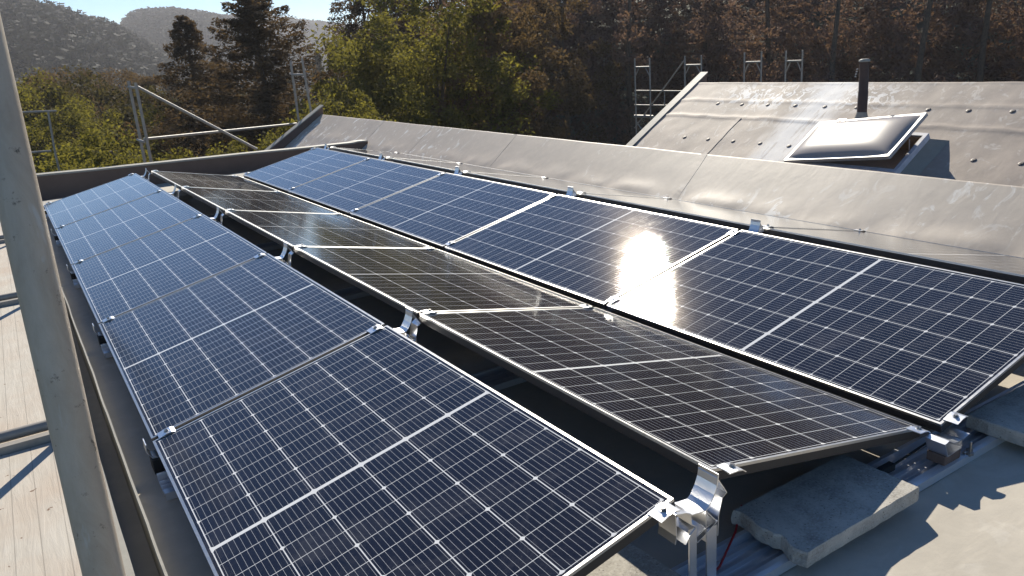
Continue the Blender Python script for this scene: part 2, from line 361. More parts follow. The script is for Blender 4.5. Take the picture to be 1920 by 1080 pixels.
# verge wall at the far end of the first slope
def verge(name, y0, y1, pts, zb, cap=True):
    (xa, za), (xb, zb_) = pts; s = (zb_ - za) / (xb - xa)
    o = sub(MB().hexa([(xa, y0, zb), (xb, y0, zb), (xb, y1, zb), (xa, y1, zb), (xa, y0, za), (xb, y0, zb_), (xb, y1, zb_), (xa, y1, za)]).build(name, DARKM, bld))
    MB().hexa([(xa, y0 - .012, za), (xb + .02, y0 - .012, zb_), (xb + .02, y1 + .02, zb_), (xa, y1 + .02, za),
               (xa, y0 - .012, za + .02), (xb + .02, y0 - .012, zb_ + .02), (xb + .02, y1 + .02, zb_ + .02), (xa, y1 + .02, za + .02)]).build('coping', FLASH, o)
    return o
verge('verge_wall', 13.66, 13.82, ((2.75, -0.87), (5.03, 0.49)), -3.0)
# second sloping roof
T2 = math.tan(math.radians(31)); X2, Z2 = 11.5, 0.385
def z_r2(x, y):
    if x <= X2 - 0.05: z = Z2 - 0.01 - (X2 - x) * T2
    elif x <= X2 + 0.08: z = Z2 - 0.03 + 0.02 * math.sin((x - X2 + .05) / .13 * math.pi) - (x - X2 + .05) * .1
    else: z = Z2 - 0.05 - (x - X2 - 0.08) * 0.9
    if x < X2: z += nz(x, y, 1.1, 0.014, 2) + nz(x, y, 4, 0.005, 4) + 0.010 * math.exp(-((x - 11.02 - nz(y, 0, 3, .03)) / 0.03) ** 2) + 0.014 * math.exp(-((x - 10.62 - nz(y, 3, 3, .03)) / 0.03) ** 2)
    return z
xs2 = np.concatenate([np.linspace(7.3, 9.0, 6), np.linspace(9.1, 11.42, 70), np.linspace(11.45, 11.58, 8), np.linspace(11.7, 13.5, 6)])
r2 = sub(grid('sloping_roof', xs2, np.linspace(-4.0, 10.26, 240), z_r2, MEMB2, bld)); tag(r2, 'far sloping roof with the skylight, vent pipe and white glue smears')
verge('verge_wall', 10.26, 10.42, ((8.2, -1.60), (11.74, 0.53)), -3.0)
ux = np.array([math.cos(math.radians(31)), 0, math.sin(math.radians(31))]); un = np.array([-ux[2], 0, ux[0]]); uy = np.array([0, -1.0, 0])
def r2p(x, y, h=0.0): return np.array([x, y, Z2 - 0.01 - (X2 - x) * T2]) + un * h
def r2hit(px, py, h=0.0):
    q = r2p(11.5, 0, h); d = ray(px, py); return CAM + d * ((q - CAM) @ un) / (d @ un)
for yk in (8.35, 3.2, 0.4):                                 # laps up the slope
    mb = MB(); vs = []; fs = []
    for i, x in enumerate(np.linspace(8.6, 10.6, 26)):
        wv = nz(x, yk, 5, 0.03, 5)
        vs += [(x, yk + wv, z_r2(x, yk) - 0.004), (x, yk + wv, z_r2(x, yk) + 0.007), (x, yk + wv + 0.09, z_r2(x, yk + .09) + 0.003), (x, yk + wv + .09, z_r2(x, yk + .09) - 0.004)]
    for i in range(25):
        for q in range(4): q2 = (q + 1) % 4; fs.append((i * 4 + q, i * 4 + q2, i * 4 + 4 + q2, i * 4 + 4 + q))
    mb.add(vs, fs); mb.build('membrane_lap', MEMB2, r2)
def disc_mb(r, h, n=14):
    mb = MB(); mb.tube([(0, 0, 0), (0, 0, h), (0, 0, h + .002)], [r, r * .92, r * .5], n); mb.tube([(0, 0, h), (0, 0, h + 0.006)], r * .3, 8); return mb
first = None
spots = [(10.94, 9.21 - 0.57 * i) for i in range(11) if i not in (6,)] + [(10.09, 9.20 - 0.57 * i) for i in range(12) if i not in (5, 6, 7)]
for x, y in spots:
    pz = r2p(x, y, 0.0); z = z_r2(x, y)
    if first is None:
        o = disc_mb(0.038, 0.004).build('fixing_plate', m_plain('galvanised_plate', (0.14, 0.115, 0.10), 0.6, 0.3, 20, 0, 0.1), r2); first = o
    else:
        o = first.copy(); COL.objects.link(o)
    o.location = (x, y, z + 0.002); o.rotation_euler = (0, -math.radians(31), 0)
# vent pipe
pb = r2p(10.71, 6.11); pr = 0.068
vp = sub(MB().tube([(pb[0], pb[1], pb[2] - .1), (pb[0], pb[1], pb[2] + 0.40), (pb[0], pb[1], pb[2] + 0.405), (pb[0] - .012, pb[1], pb[2] + 0.83)], [pr * 1.06, pr * 1.06, pr, pr * .97], 24).build('vent_pipe', PIPEM, bld))
MB().tube([(pb[0] - .012, pb[1], pb[2] + 0.83), (pb[0] - .012, pb[1], pb[2] + .855), (pb[0] - .012, pb[1], pb[2] + .87)], [0.079, 0.079, .05], 24).build('pipe_cap', FLASH, vp)
MB().tube([(pb[0] - .02, pb[1], pb[2] - .12), (pb[0], pb[1], pb[2] + 0.10)], [pr * 2.0, pr * 1.08], 24).build('pipe_collar', FLASH, vp)
mb = MB(); 
for i in range(4): mb.box((pb[0] - .11, pb[1] + .045 + i * .008, pb[2] + .72 - i * .035), (pb[0] - .085, pb[1] + .06 + i * .008, pb[2] + .74 - i * .035))
mb.build('pipe_clip', WHITEP, vp)
# skylight: kerb, tilted lid and milky dome
sk = sub(tag(empty('skylight', (0, 0, 0)), 'opened dome skylight', None)); sk.parent = bld; sk.location = (0, 0, -ZF)
HC = 0.24
fr_ = r2hit(1675, 322, HC); rr_ = r2hit(1743, 250, HC); x_f, x_r = fr_[0], rr_[0]; y_r = (fr_[1] + rr_[1]) / 2; y_l = y_r + 1.66
def RP(s, y, h):                                            # s = world x along the foot line, h = height off the slope
    return r2p(0, y) * 0 + np.array([s, y, Z2 - 0.01 - (X2 - s) * T2]) + un * h
sx_f, sx_r = x_f + un[0] * -HC, x_r + un[0] * -HC           # shift so that the top corners land on the sight lines
sx_f = x_f - un[0] * HC; sx_r = x_r - un[0] * HC
def frame_ring(mb, xa, xb, ya, yb, h0, h1, wd, fl=0.0):
    def box(x0, x1, y0, y1, fa=0, fb=0, fc=0, fd=0):
        mb.hexa([RP(x0 - fa, y0 - fc, h0), RP(x1 + fb, y0 - fc, h0), RP(x1 + fb, y1 + fd, h0), RP(x0 - fa, y1 + fd, h0), RP(x0, y0, h1), RP(x1, y0, h1), RP(x1, y1, h1), RP(x0, y1, h1)])
    box(xa, xb, ya, ya + wd, fl, fl, fl, 0); box(xa, xb, yb - wd, yb, fl, fl, 0, fl)
    box(xa, xa + wd, ya + wd, yb - wd, fl, 0); box(xb - wd, xb, ya + wd, yb - wd, 0, fl)
mb = MB(); frame_ring(mb, sx_f, sx_r, y_r, y_l, -0.06, HC - 0.09, 0.06, 0.20); mb.build('kerb_skirt', FLASH, sk)
mb = MB(); frame_ring(mb, sx_f - .005, sx_r + .005, y_r - .005, y_l + .005, HC - 0.09, HC, 0.05); mb.build('kerb', CURBM, sk)
mb = MB(); frame_ring(mb, sx_f + .045, sx_r - .045, y_r + .045, y_l - .045, -0.05, HC - .012, 0.02); mb.build('inner_lining', WOODM, sk)
lid = bpy.data.objects.new('lid', None); link(lid, sk)
LX = math.hypot(sx_r - sx_f, (sx_r - sx_f) * T2) + 0.10; LY = y_l - y_r + 0.10
hinge = RP(sx_f, y_l + .05, HC + .008) - ux * .05
ang = math.radians(8.0)
M_ = Matrix(((ux[0], 0, un[0], hinge[0]), (0, 1, 0, hinge[1]), (ux[2], 0, un[2], hinge[2]), (0, 0, 0, 1))) @ Matrix.Rotation(-ang, 4, 'X')
lid.matrix_local = M_
mb = MB(); f = 0.055
mb.box((0, -LY, 0), (LX, -LY + f, .05)); mb.box((0, -f, 0), (LX, 0, .05)); mb.box((0, -LY + f, 0), (f, -f, .05)); mb.box((LX - f, -LY + f, 0), (LX, -f, .05))
mb.build('lid_frame', WHITEP, lid, 0.004)
V = []; n1_, n2_ = 28, 36
for j in range(n2_ + 1):
    for i in range(n1_ + 1):
        a, b = i / n1_ * 2 - 1, j / n2_ * 2 - 1
        h = 0.065 * (max(0, (1 - a ** 4)) ** 0.55) * (max(0, (1 - b ** 4)) ** 0.55)
        V.append((f - .008 + (LX - 2 * f + .016) * i / n1_, -LY + f - .008 + (LY - 2 * f + .016) * j / n2_, 0.050 + h))
F = [(j * (n1_ + 1) + i, j * (n1_ + 1) + i + 1, (j + 1) * (n1_ + 1) + i + 1, (j + 1) * (n1_ + 1) + i) for j in range(n2_) for i in range(n1_)]
mesh_np('dome', V, F, DOME, lid, True)
MB().box((LX - .02, -LY * .28, .046), (LX + .012, -LY * .2, .060)).build('hinge', BOLT, lid)
a_ = RP(sx_r - .3, y_r + .10, 0.1); b_ = RP(sx_r - .3, y_r + .02, HC + .17)
MB().tube([a_, b_], 0.008, 8).build('lid_stay', ALU, sk)

# ------------------------------------------------------------------ solar panels
def make_panel():
    root = empty('solar_panel')
    me = bpy.data.meshes.new('cell_sheet'); bm = bmesh.new()
    vs = [bm.verts.new(p) for p in ((0.004, 0.004, 0), (W_ - .004, .004, 0), (W_ - .004, L_ - .004, 0), (.004, L_ - .004, 0), (0.004, 0.004, -.006), (W_ - .004, .004, -.006), (W_ - .004, L_ - .004, -.006), (.004, L_ - .004, -.006))]
    for q in ((0, 1, 2, 3), (7, 6, 5, 4), (0, 4, 5, 1), (1, 5, 6, 2), (2, 6, 7, 3), (3, 7, 4, 0)): bm.faces.new([vs[i] for i in q])
    uvl = bm.loops.layers.uv.new('UVMap')
    for fc in bm.faces:
        for lp in fc.loops: lp[uvl].uv = (lp.vert.co.y, lp.vert.co.x)
    bm.to_mesh(me); bm.free(); me.materials.append(PANEL); link(bpy.data.objects.new('cell_sheet', me), root)
    m2 = MB(); t, lip = 0.0016, 0.0092
    def bar(x0, x1, y0, y1):
        m2.box((x0, y0, -0.035), (x1, y1, t))
    # lips and walls of the frame
    m2.box((0, 0, 0.0003), (lip, L_, t)).box((W_ - lip, 0, .0003), (W_, L_, t)).box((lip, 0, .0003), (W_ - lip, lip, t)).box((lip, L_ - lip, .0003), (W_ - lip, L_, t))
    def walls(m, a, b): m.box((0, 0, a), (.0025, L_, b)).box((W_ - .0025, 0, a), (W_, L_, b)).box((.0025, 0, a), (W_ - .0025, .0025, b)).box((.0025, L_ - .0025, a), (W_ - .0025, L_, b))
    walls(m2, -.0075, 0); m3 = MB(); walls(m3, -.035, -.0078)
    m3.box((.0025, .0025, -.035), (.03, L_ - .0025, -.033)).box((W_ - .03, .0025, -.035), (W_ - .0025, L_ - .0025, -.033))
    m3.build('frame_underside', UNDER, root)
    m2.build('frame', FRAME, root); return root
proto = make_panel(); used = False
ordn = ['first and nearest', 'second', 'third', 'fourth', 'fifth and farthest']
short = ['nearest', 'second', 'third', 'fourth', 'farthest']
rows = [('A', A0, 0.0, 0.0, -TH, 'left row', 'blue sky mirrored in it'), ('B', B0, SW, 0.039, TH, 'dark middle row', 'trees mirrored in it'),
        ('C', C0, 0.0144, -0.0047, -TH, 'right row', 'dark navy with silver grid lines'), ('D', D0, SW, -0.01, TH, 'edge-on row beyond the right ridge', 'below the scuffed slope')]
rng = random.Random(4)
for r, x0, z0, yo, rt, nm, ex in rows:
    for i in range(5):
        o = proto if not used else copy_tree(proto); used = True
        o.location = (x0, yo + i * PIT, z0); o.rotation_euler = (0, rt, 0)
        e = ex
        if r == 'C' and i == 0: e = 'clamped above the metal tray'
        if r == 'C' and i == 1: e = 'the sun glaring in it'
        if r == 'A' and i == 0: e = 'large in the foreground'
        tag(o, f'{short[i]} solar panel of the {nm}, {e}', 'solar panel', 'solar panels in four tilted rows')

# ------------------------------------------------------------------ clamps, ridge brackets, feet
def clamp_mb():
    mb = MB(); mb.strip([(-.03, .004), (-.012, .006), (0.0, .008), (.02, .007), (.035, 0.000)], -0.026, 0.026, 0.003); return mb
cl0 = empty('panel_clamp'); clamp_mb().build('clamp_plate', ALU, cl0)
mb = MB(); mb.tube([(0.004, 0, .007), (.004, 0, .016)], .0065, 6).tube([(0.004, 0, .006), (.004, 0, .009)], .010, 12); mb.build('bolt', BOLT, cl0)
used_c = False
def put_clamp(x, y, z, rot, label, group='aluminium clamps holding the panel joints'):
    global used_c
    o = cl0 if not used_c else copy_tree(cl0); used_c = True
    o.location = (x, y, z); o.rotation_euler = rot; tag(o, label, 'clamp', group); return o
rowpos = {'A': (A0, 0.0, 0.0, 1, 'left row'), 'B': (B0, SW, 0.039, -1, 'dark middle row'), 'C': (C0, 0.0144, -0.0047, 1, 'right row'), 'D': (D0, SW, -0.01, -1, 'hidden row')}
place = ['at the near end', 'at the first joint', 'at the second joint', 'at the third joint', 'at the fourth joint', 'at the far end']
for r, (x0, z0, yo, sg, nm) in rowpos.items():
    for n in range(6):
        y = yo + n * PIT - (PIT - L_) / 2 + (-0.004 if n == 0 else 0)
        for s_, edge in ((0.055, 0), (W_ - 0.055, 1)):
            x = x0 + s_ * math.cos(TH); z = z0 + sg * s_ * math.sin(TH) + .001
            up = (edge == 1) == (sg == 1)
            put_clamp(x, y, z, (0, -sg * TH, math.pi / 2 * 0 + (0.0 if True else 0)), f"small aluminium clamp on the {'upper' if up else 'lower'} edge of the {nm} {place[n]}")
# ridge brackets between the high edges of A|B and C|D
def arc(x0, z0, x1, z1, n=7, bulge=0.35):
    out = []
    for i in range(n):
        t = i / (n - 1); out.append((x0 + (x1 - x0) * (1 - (1 - t) ** 1.0), z0 + (z1 - z0) * t ** 1.9)); 
    return out
def make_bracket():
    root = empty('ridge_bracket')
    h = SW                                                  # local origin: high corner of the left row, on the panel plane
    MB().strip([(0.030, -.042), (0.052, -.046), (0.082, -.050), (0.094, -.040), (0.110, -.016), (0.120, .008), (0.124, .030), (0.124, .040)], -0.035, 0.035, 0.003).build('saddle_plate', ALU, root)
    m = MB()
    m.strip([(0.030, -.042), (0.034, -.075), (0.052, -.090), (0.030, -.105), (.012, -.128)], -0.032, 0.035, 0.0025)
    m.strip([(0.082, -.0515), (0.122, -.098), (0.086, -.108), (0.052, -.1205)], -0.032, 0.035, 0.0025)
    m.strip([(0.086, -.052), (0.086, -.150)], -0.032, 0.035, 0.0025)
    m.strip([(0.124, .030), (0.150, -.010), (0.162, -.030), (0.146, -.040), (0.132, -.090), (0.130, -.150)], -0.032, 0.035, 0.0025)
    m.strip([(0.128, -.104), (0.094, -.122), (0.054, -.140)], -0.032, 0.035, 0.0025)
    m.build('extruded_saddle', ALU, root)
    MB().strip([(-.024, -.020), (-.022, -.085), (-.026, -.108)], -0.034, 0.03, 0.0025).strip([(-.024, -.020), (.012, -.030), (.030, -.040)], -0.034, .03, .0025).build('side_skirt', ALU, root)
    for xl, wd in ((0.090, 0.036), (0.026, 0.026)):
        zt = -.115 if xl > .05 else -.09
        MB().box((xl, -0.030, ZF + .012 - h), (xl + wd, -0.026, zt)).box((xl, -.026, ZF + .012 - h), (xl + wd, 0.03, ZF + .016 - h)).build('leg', ALU, root)
    return root
br = make_bracket(); first_b = True
for nm, xx, yo in (('left and middle rows', CW, 0.018), ('right and hidden rows', C1, -0.01)):
    for n in range(6):
        o = br if first_b else copy_tree(br); first_b = False
        o.location = (xx, yo + n * PIT - 0.017, SW + (0.0144 if xx > 2 else 0)); 
        tag(o, f'curved bracket in the ridge gap between {nm} {place[n]}', 'bracket', 'aluminium ridge brackets')
# low brackets in the valley between B and C and the feet under the low edge of A
def make_valley():
    root = empty('valley_bracket')
    m = MB().strip([(-.075, .000), (-.050, .006), (-.02, -.012), (.00, -.016), (.03, -.018), (.034, -.05), (-.05, -.055), (-.075, 0)], -.035, .035, .003)
    m.strip([(.034, -.018), (.075, -.010), (.085, -.016)], -.035, .035, .003); m.build('extruded_saddle', ALU, root)
    MB().box((-.055, -.03, ZF + .035), (.04, .034, -.056)).build('foot_block', DARKM, root, .003)
    MB().tube([(0.06, -.05, -.030), (.06, -.05, ZF + .04)], .004, 8).tube([(.06, -.05, -.078), (.06, -.05, -.07)], .013, 6).build('bolt', BOLT, root)
    return root
vb = make_valley(); fb = True
for n in range(6):
    o = vb if fb else copy_tree(vb); fb = False
    o.location = (B1 + GV * .5, n * PIT - .022 + (.0 if n else -.018), 0.0)
    tag(o, f'low bracket in the valley between middle and right rows {place[n]}', 'bracket', 'aluminium valley brackets')
ft = empty('rubber_support'); MB().strip([(-.026, .004), (-.028, -.03), (-.014, -.055), (.02, -.06), (.04, -.05)], -.035, .035, .003).build('foot_clip', ALU, ft)
MB().box((-.02, -.045, ZF), (.10, .045, -.062)).build('rubber_foot', RUBBER, ft, .004)
for n in range(6):
    o = ft if n == 0 else copy_tree(ft); o.location = (A0, n * PIT - .017, 0)
    tag(o, f'small clip and rubber foot under the left row, outer edge, {place[n]}', 'foot', 'feet under the outer edge')

# ------------------------------------------------------------------ ribbed trays and ballast slabs
def tray(y0, label):
    root = tag(empty('ballast_tray', (0, y0, ZF)), label, 'metal tray', 'ribbed aluminium ballast trays')
    prof = [(0, 0.0), (0, .030), (.014, .032), (.030, .032), (.034, .008), (.050, .006), (.054, .018), (.060, .018), (.064, .006), (.088, .006), (.092, .018), (.098, .018), (.102, .006), (.126, .006), (.130, .018), (.136, .018), (.140, .006), (.160, .006), (.164, .032), (.178, .032), (.180, .0)]
    m = MB().strip([(a - .05, b + .003) for a, b in prof], -.02, D1 + .03, .0016); m.v = [(y, x, z) for x, y, z in m.v]
    m.build('ribbed_sheet', TRAYM, root)
    for x in (2.33, 2.62): MB().tube([(x, -.038, .034), (x, -.038, .044)], .012, 6).tube([(x - .03, -.036, .038), (x + .03, -.034, .036)], .005, 6).build('tray_screw', BOLT, root)
    return root
tray(-0.03, 'ribbed aluminium tray lying along the near ends of the panel rows')
for n in range(1, 6): tray(n * PIT - .25, f'ribbed aluminium tray on the roof under the panels {place[n]}')
def slab(x0, y0, z0, sx, sy, h, seed, rotz, label, broken=False):
    n = 14; rg = random.Random(seed); out = []
    def jag(a): return a * (rg.random() - .5) * (0.3 + 1.6 * rg.random() ** 2)
    pts = []
    for i in range(n): pts.append((sx * i / n, 0 + jag(.004)))
    for i in range(n): pts.append((sx + jag(.004), sy * i / n))
    for i in range(n): pts.append((sx * (1 - i / n), sy + jag(.004)))
    for i in range(n): pts.append((0 + ((.012 * math.sin(i * .9) + jag(.016)) if broken else jag(.004)), sy * (1 - i / n)))
    m = len(pts); vs = []; cx, cy_ = sx / 2, sy / 2
    for z, s, jj in ((0, .992, 0), (.006, 1, 1), (h * .5, 1, 1), (h - .006, 1, 0), (h, .988, 0)):
        for (x, y) in pts:
            jx = jag(.012) if broken and x < .03 and jj else 0
            vs.append((cx + (x - cx) * s + jx, cy_ + (y - cy_) * s, z))
    fs = []
    for k in range(4):
        for i in range(m): i2 = (i + 1) % m; fs.append((k * m + i, k * m + i2, (k + 1) * m + i2, (k + 1) * m + i))
    fs += [tuple(range(m - 1, -1, -1)), tuple(range(4 * m, 5 * m))]
    o = MB().add(vs, fs).build('paving_slab', CONC); o.location = (x0, y0, z0); o.rotation_euler = (0, 0, rotz)
    tag(o, label, 'paving slab', 'concrete ballast slabs'); return o
ZT = ZF + .036; ZS = ZT + .05
def sl_at(px, py): return on(2, px, py, ZS)
q = sl_at(1722, 912); slab(q[0] - .535, q[1] - .004, ZT, .535, .27, .05, 1, 0.0, 'grey concrete slab with broken left edge on the tray below the dark middle row', True)
q = sl_at(1195, 1018); slab(q[0] - .53, q[1] - .27, ZT, .53, .27, .05, 2, 0.04, 'speckled concrete slab half hidden under the near end of the left row')
q = sl_at(1835, 780); slab(q[0] - .02, q[1] - .24, ZT, .53, .27, .05, 3, 0.0, 'grey concrete slab on the tray under the near end of the right row')
slab(0.99, 8.45, ZT, .50, .50, .05, 4, 0.0, 'small pale slab seen in the ridge gap near the far end')
slab(2.1, 9.25, ZT, .50, .45, .05, 5, 0.0, 'pale slab at the far end between the dark middle and right rows')
slab(-.02, 9.3, ZT, .50, .45, .05, 6, 0.0, 'pale slab at the far end of the left row beside the dark parapet')
# cables
mb = MB(); mb.tube([(1.05, .02, -.10), (1.12, -.0, -.098), (1.22, .03, -.10), (1.36, .10, -.085), (1.5, .2, -.10)], .0035, 8)
tag(mb.build('red_cable', REDC), 'thin red cable running over the tray behind the front bracket legs', 'cable')
mb = MB(); mb.tube([(1.10 + .025 * math.cos(a), -.03 + .0 * a, -.085 + .022 * math.sin(a)) for a in np.linspace(2.4, 6.6, 14)], .003, 8)
tag(mb.build('cable_tie', RUBBER), 'black cable tie looped round the foot of the front bracket', 'cable tie')
mb = MB(); mb.box((1.95, .03, ZF + .02), (2.06, .055, ZF + .045)).tube([(1.85, .05, ZF + .03), (1.95, .042, ZF + .034)], .004).tube([(2.06, .04, ZF + .034), (2.3, .06, ZF + .03)], .004)
tag(mb.build('cable_connector', RUBBER, None, .003), 'black plug connector lying on the ribbed tray right of the broken slab', 'connector')

# ------------------------------------------------------------------ scaffolding at the left
def scaf(label, group=None, name='scaffold'): return tag(empty(name), label, 'scaffolding', group)
p0, p1 = polar(196, 1080, 1.03), polar(0, 220, 0.95); dv = (p1 - p0)
mb = MB(); mb.tube([p0 - dv * 0.6, p0, p1, p1 + dv * 1.2], .0242, 40)
o = mb.build('scaffold_standard', GALV); tag(o, 'large weathered steel scaffold pole close to the camera at the left edge', 'scaffold pole')
dk = scaf('low scaffold beside the eaves with pale boarded deck and tube transoms', name='eaves_scaffold')
ty = [float(on(2, 0, py, -.03)[1]) for py in (830, 563, 448)]
for i, yy in enumerate([-3.2] + ty):
    MB().tube([(-.262, yy, -6.9), (-.262, yy, 2.2 if i else -.4)], .0242, 12).build('standard', STEEL, dk)
    if i:
        MB().tube([(-.262, yy + .05, -.028), (-1.1, yy + .05, -.028)], .024, 10).build('transom', STEEL, dk)
        MB().box((-1.1, yy - .045, -.11), (-.30, yy - .005, -.035)).build('channel', STEEL, dk)
ey = [-3.2] + ty + [12.0]
for y0, y1 in zip(ey[:-1], ey[1:]):
    MB().box((-1.05, y0 + .03, -.11), (-.292, y1 - .055, -.066)).build('deck', BOARD, dk)
# handrail scaffolding beyond the far parapet
bs = scaf('slender tube scaffold with long diagonal brace behind the dark far parapet', name='end_scaffold')
def Y(x, y, v): return tuple(on(1, x, y, v))
def ext(a, b, k): a = np.array(a); b = np.array(b); return tuple(b + (b - a) * k)
def tubeY(a, b, v, nm, r=.024, v2=None, down=0.0, root=None):
    A, B = Y(*a, v), Y(*b, v2 or v); pts = [A, B]
    if down: pts = [A, B, (B[0], B[1], B[2] - down)]
    MB().tube(pts, r, 8).build(nm, STEEL, root or bs)
tubeY((241, 152), (272, 305), 12.4, 'standard', down=6); tubeY((254, 155), (284, 305), 12.0, 'standard', down=6)
tubeY((258, 163), (482, 280), 12.0, 'diagonal_brace', .022, 11.6); tubeY((270, 261), (556, 232), 12.0, 'ledger', .022, 14.5)
tubeY((241, 163), (262, 166), 12.4, 'transom', .02, 12.0); tubeY((258, 262), (270, 266), 12.4, 'transom', .02, 12.0)
tubeY((545, 115), (561, 232), 14.9, 'standard', down=6); tubeY((566, 108), (583, 208), 14.5, 'standard', down=6); tubeY((547, 140), (569, 140), 14.9, 'transom', .02, 14.5)
ls = scaf('dim scaffold rails seen far behind the near pole at the left among the bushes', name='rail_scaffold')
tubeY((-20, 213), (106, 208), 16, 'ledger', .02, root=ls); tubeY((90, 208), (104, 290), 16, 'standard', .02, down=6, root=ls); tubeY((-20, 292), (96, 283), 16, 'ledger', .02, root=ls)
# frames beyond the second roof
fz = [on(0, 1190, 110, 17.0), on(0, 1284, 105, 17.0), on(0, 1396, 98, 17.0), on(0, 1474, 95, 17.0)]; fw = [(1218, 108), (1315, 102), (1428, 98), (1505, 93)]
fo = None; desc = ['leftmost scaffold end frame beside the far verge, above guard rails', 'second scaffold end frame from the left, joined by a diagonal brace', 'third scaffold end frame standing behind the crest of the far roof', 'rightmost scaffold end frame standing behind the crest, nearest the vent pipe']
for i, (a, b) in enumerate(zip(fz, fw)):
    q = on(0, *b, 17.0); root = tag(empty('scaffold', (float(a[0]), float(a[1]), -7)), desc[i], 'scaffolding', 'scaffold end frames beyond the far roof')
    H = float(a[2]) + 7; d = float(q[1] - a[1])
    for yy in (0, d): MB().tube([(0, yy, 0), (0, yy, H)], .024, 8).build('standard', STEEL, root)
    MB().tube([(0, 0, H - .26), (0, d, H - .26)], .026, 8).build('transom', STEEL, root)
    for s in (0, 1):
        ya, yb = (0, d * .3) if s == 0 else (d, d * .7)
        MB().tube([(0, ya, H - .55), (0, yb, H - .27)], .016, 6).build('gusset', STEEL, root)
gr = tag(empty('scaffold_rails'), 'guard rails and diagonal brace linking the two left scaffold frames beside the far verge', 'scaffolding')
def tubeX(a, b, nm, r=.02): MB().tube([tuple(on(0, *a, 17.05)), tuple(on(0, *b, 17.05))], r, 8).build(nm, STEEL, gr)
tubeX((1190, 170), (1284, 171), 'rail'); tubeX((1190, 197), (1270, 198), 'rail'); tubeX((1190, 240), (1284, 112), 'brace'); tubeX((1190, 218), (1225, 219), 'deck_edge', .05); tubeX((1192, 226), (1216, 262), 'brace'); tubeX((1246, 171), (1246, 197), 'rail_post', .015)

# ------------------------------------------------------------------ terrain and vegetation
rs = np.random.RandomState(7)
def h_ter(x, y):
    r = math.hypot(x, y); az = math.degrees(math.atan2(x, y))
    left = -7.3 - 0.07 * max(0, r - 14) if r < 400 else -7.3 - 27 - 0.0 * r
    rise = -7.3 + 0.16 * max(0, r - 26) - (0.13 * max(0, r - 110))
    t = min(1, max(0, (az - 17) / 14)); t = t * t * (3 - 2 * t)
    if az > 110 or az < -60: t = 0
    return left * (1 - t) + rise * t + nz(x, y, .05, .8)
rr = [0.5, 8, 14, 20, 28, 38, 50, 70, 95, 130, 180, 260, 380, 560, 900, 1500, 2600]; aa = np.arange(0, 360, 4)
V = []
for r in rr:
    for a in aa: x, y = r * math.sin(math.radians(a)), r * math.cos(math.radians(a)); V.append((x, y, max(h_ter(x, y), -36)))
na = len(aa); F = [(i * na + j, i * na + (j + 1) % na, (i + 1) * na + (j + 1) % na, (i + 1) * na + j) for i in range(len(rr) - 1) for j in range(na)]
o = mesh_np('ground', V, F, GROUND, None, True); tag(o, 'dark green valley ground falling away behind the building', kind='structure')

def quads(C, Nn, size, asp, rg):
    n = len(C); a = rg.normal(size=(n, 3)); a -= (a * Nn).sum(1)[:, None] * Nn; a /= np.linalg.norm(a, axis=1)[:, None] + 1e-9
    b = np.cross(Nn, a); s = size * (0.6 + 0.8 * rg.rand(n))[:, None]; a = a * s; b = b * s * asp
    V = np.stack([C - a, C - b * .9 , C + a, C + b * .9], 1).reshape(-1, 3); return V, np.arange(n * 4).reshape(n, 4)
def unit(n, rg): v = rg.normal(size=(n, 3)); return v / np.linalg.norm(v, axis=1)[:, None]
def crown_broad(seed, r=2.6, h=5.0, z0=3.4, ncl=70, per=110, leaf=.075, spread=.42, up=.25):
    rg = np.random.RandomState(seed); u = unit(ncl, rg); rad = rg.rand(ncl) ** .42
    cc = u * rad[:, None] * np.array([r, r, h / 2]); cc *= (1 + .18 * np.sin(u[:, :1] * 5 + seed) + .12 * np.cos(u[:, 2:] * 7 + seed)); cc[:, 2] += z0
    cs = spread * r / 2.2 * (.6 + .8 * rg.rand(ncl)); idx = np.repeat(np.arange(ncl), per)
    o = unit(len(idx), rg) * (rg.rand(len(idx)) ** .5)[:, None] * cs[idx][:, None]; o[:, 2] = o[:, 2] * .75 - .10 * np.linalg.norm(o[:, :2], axis=1)
    C = cc[idx] + o; Nn = unit(len(idx), rg) + np.array([0, 0, up]); Nn /= np.linalg.norm(Nn, axis=1)[:, None]
    return quads(C, Nn, leaf, .55, rg), cc
def trunk_mb(h, r, cc, seed, nl=9):
    rg = random.Random(seed); mb = MB(); mb.tube([(0, 0, -.6), (.05, .02, h * .4), (-.04, .05, h * .75), (0, 0, h)], [r, r * .75, r * .5, r * .2], 8)
    for c in [cc[i] for i in range(0, len(cc), max(1, len(cc) // nl))]:
        z = min(h * .8, max(h * .25, c[2] * .55)); mb.tube([(0, 0, z), (c[0] * .5, c[1] * .5, (z + c[2]) / 2 + .1), tuple(c)], [r * .35, r * .2, r * .06], 6, False)
    return mb
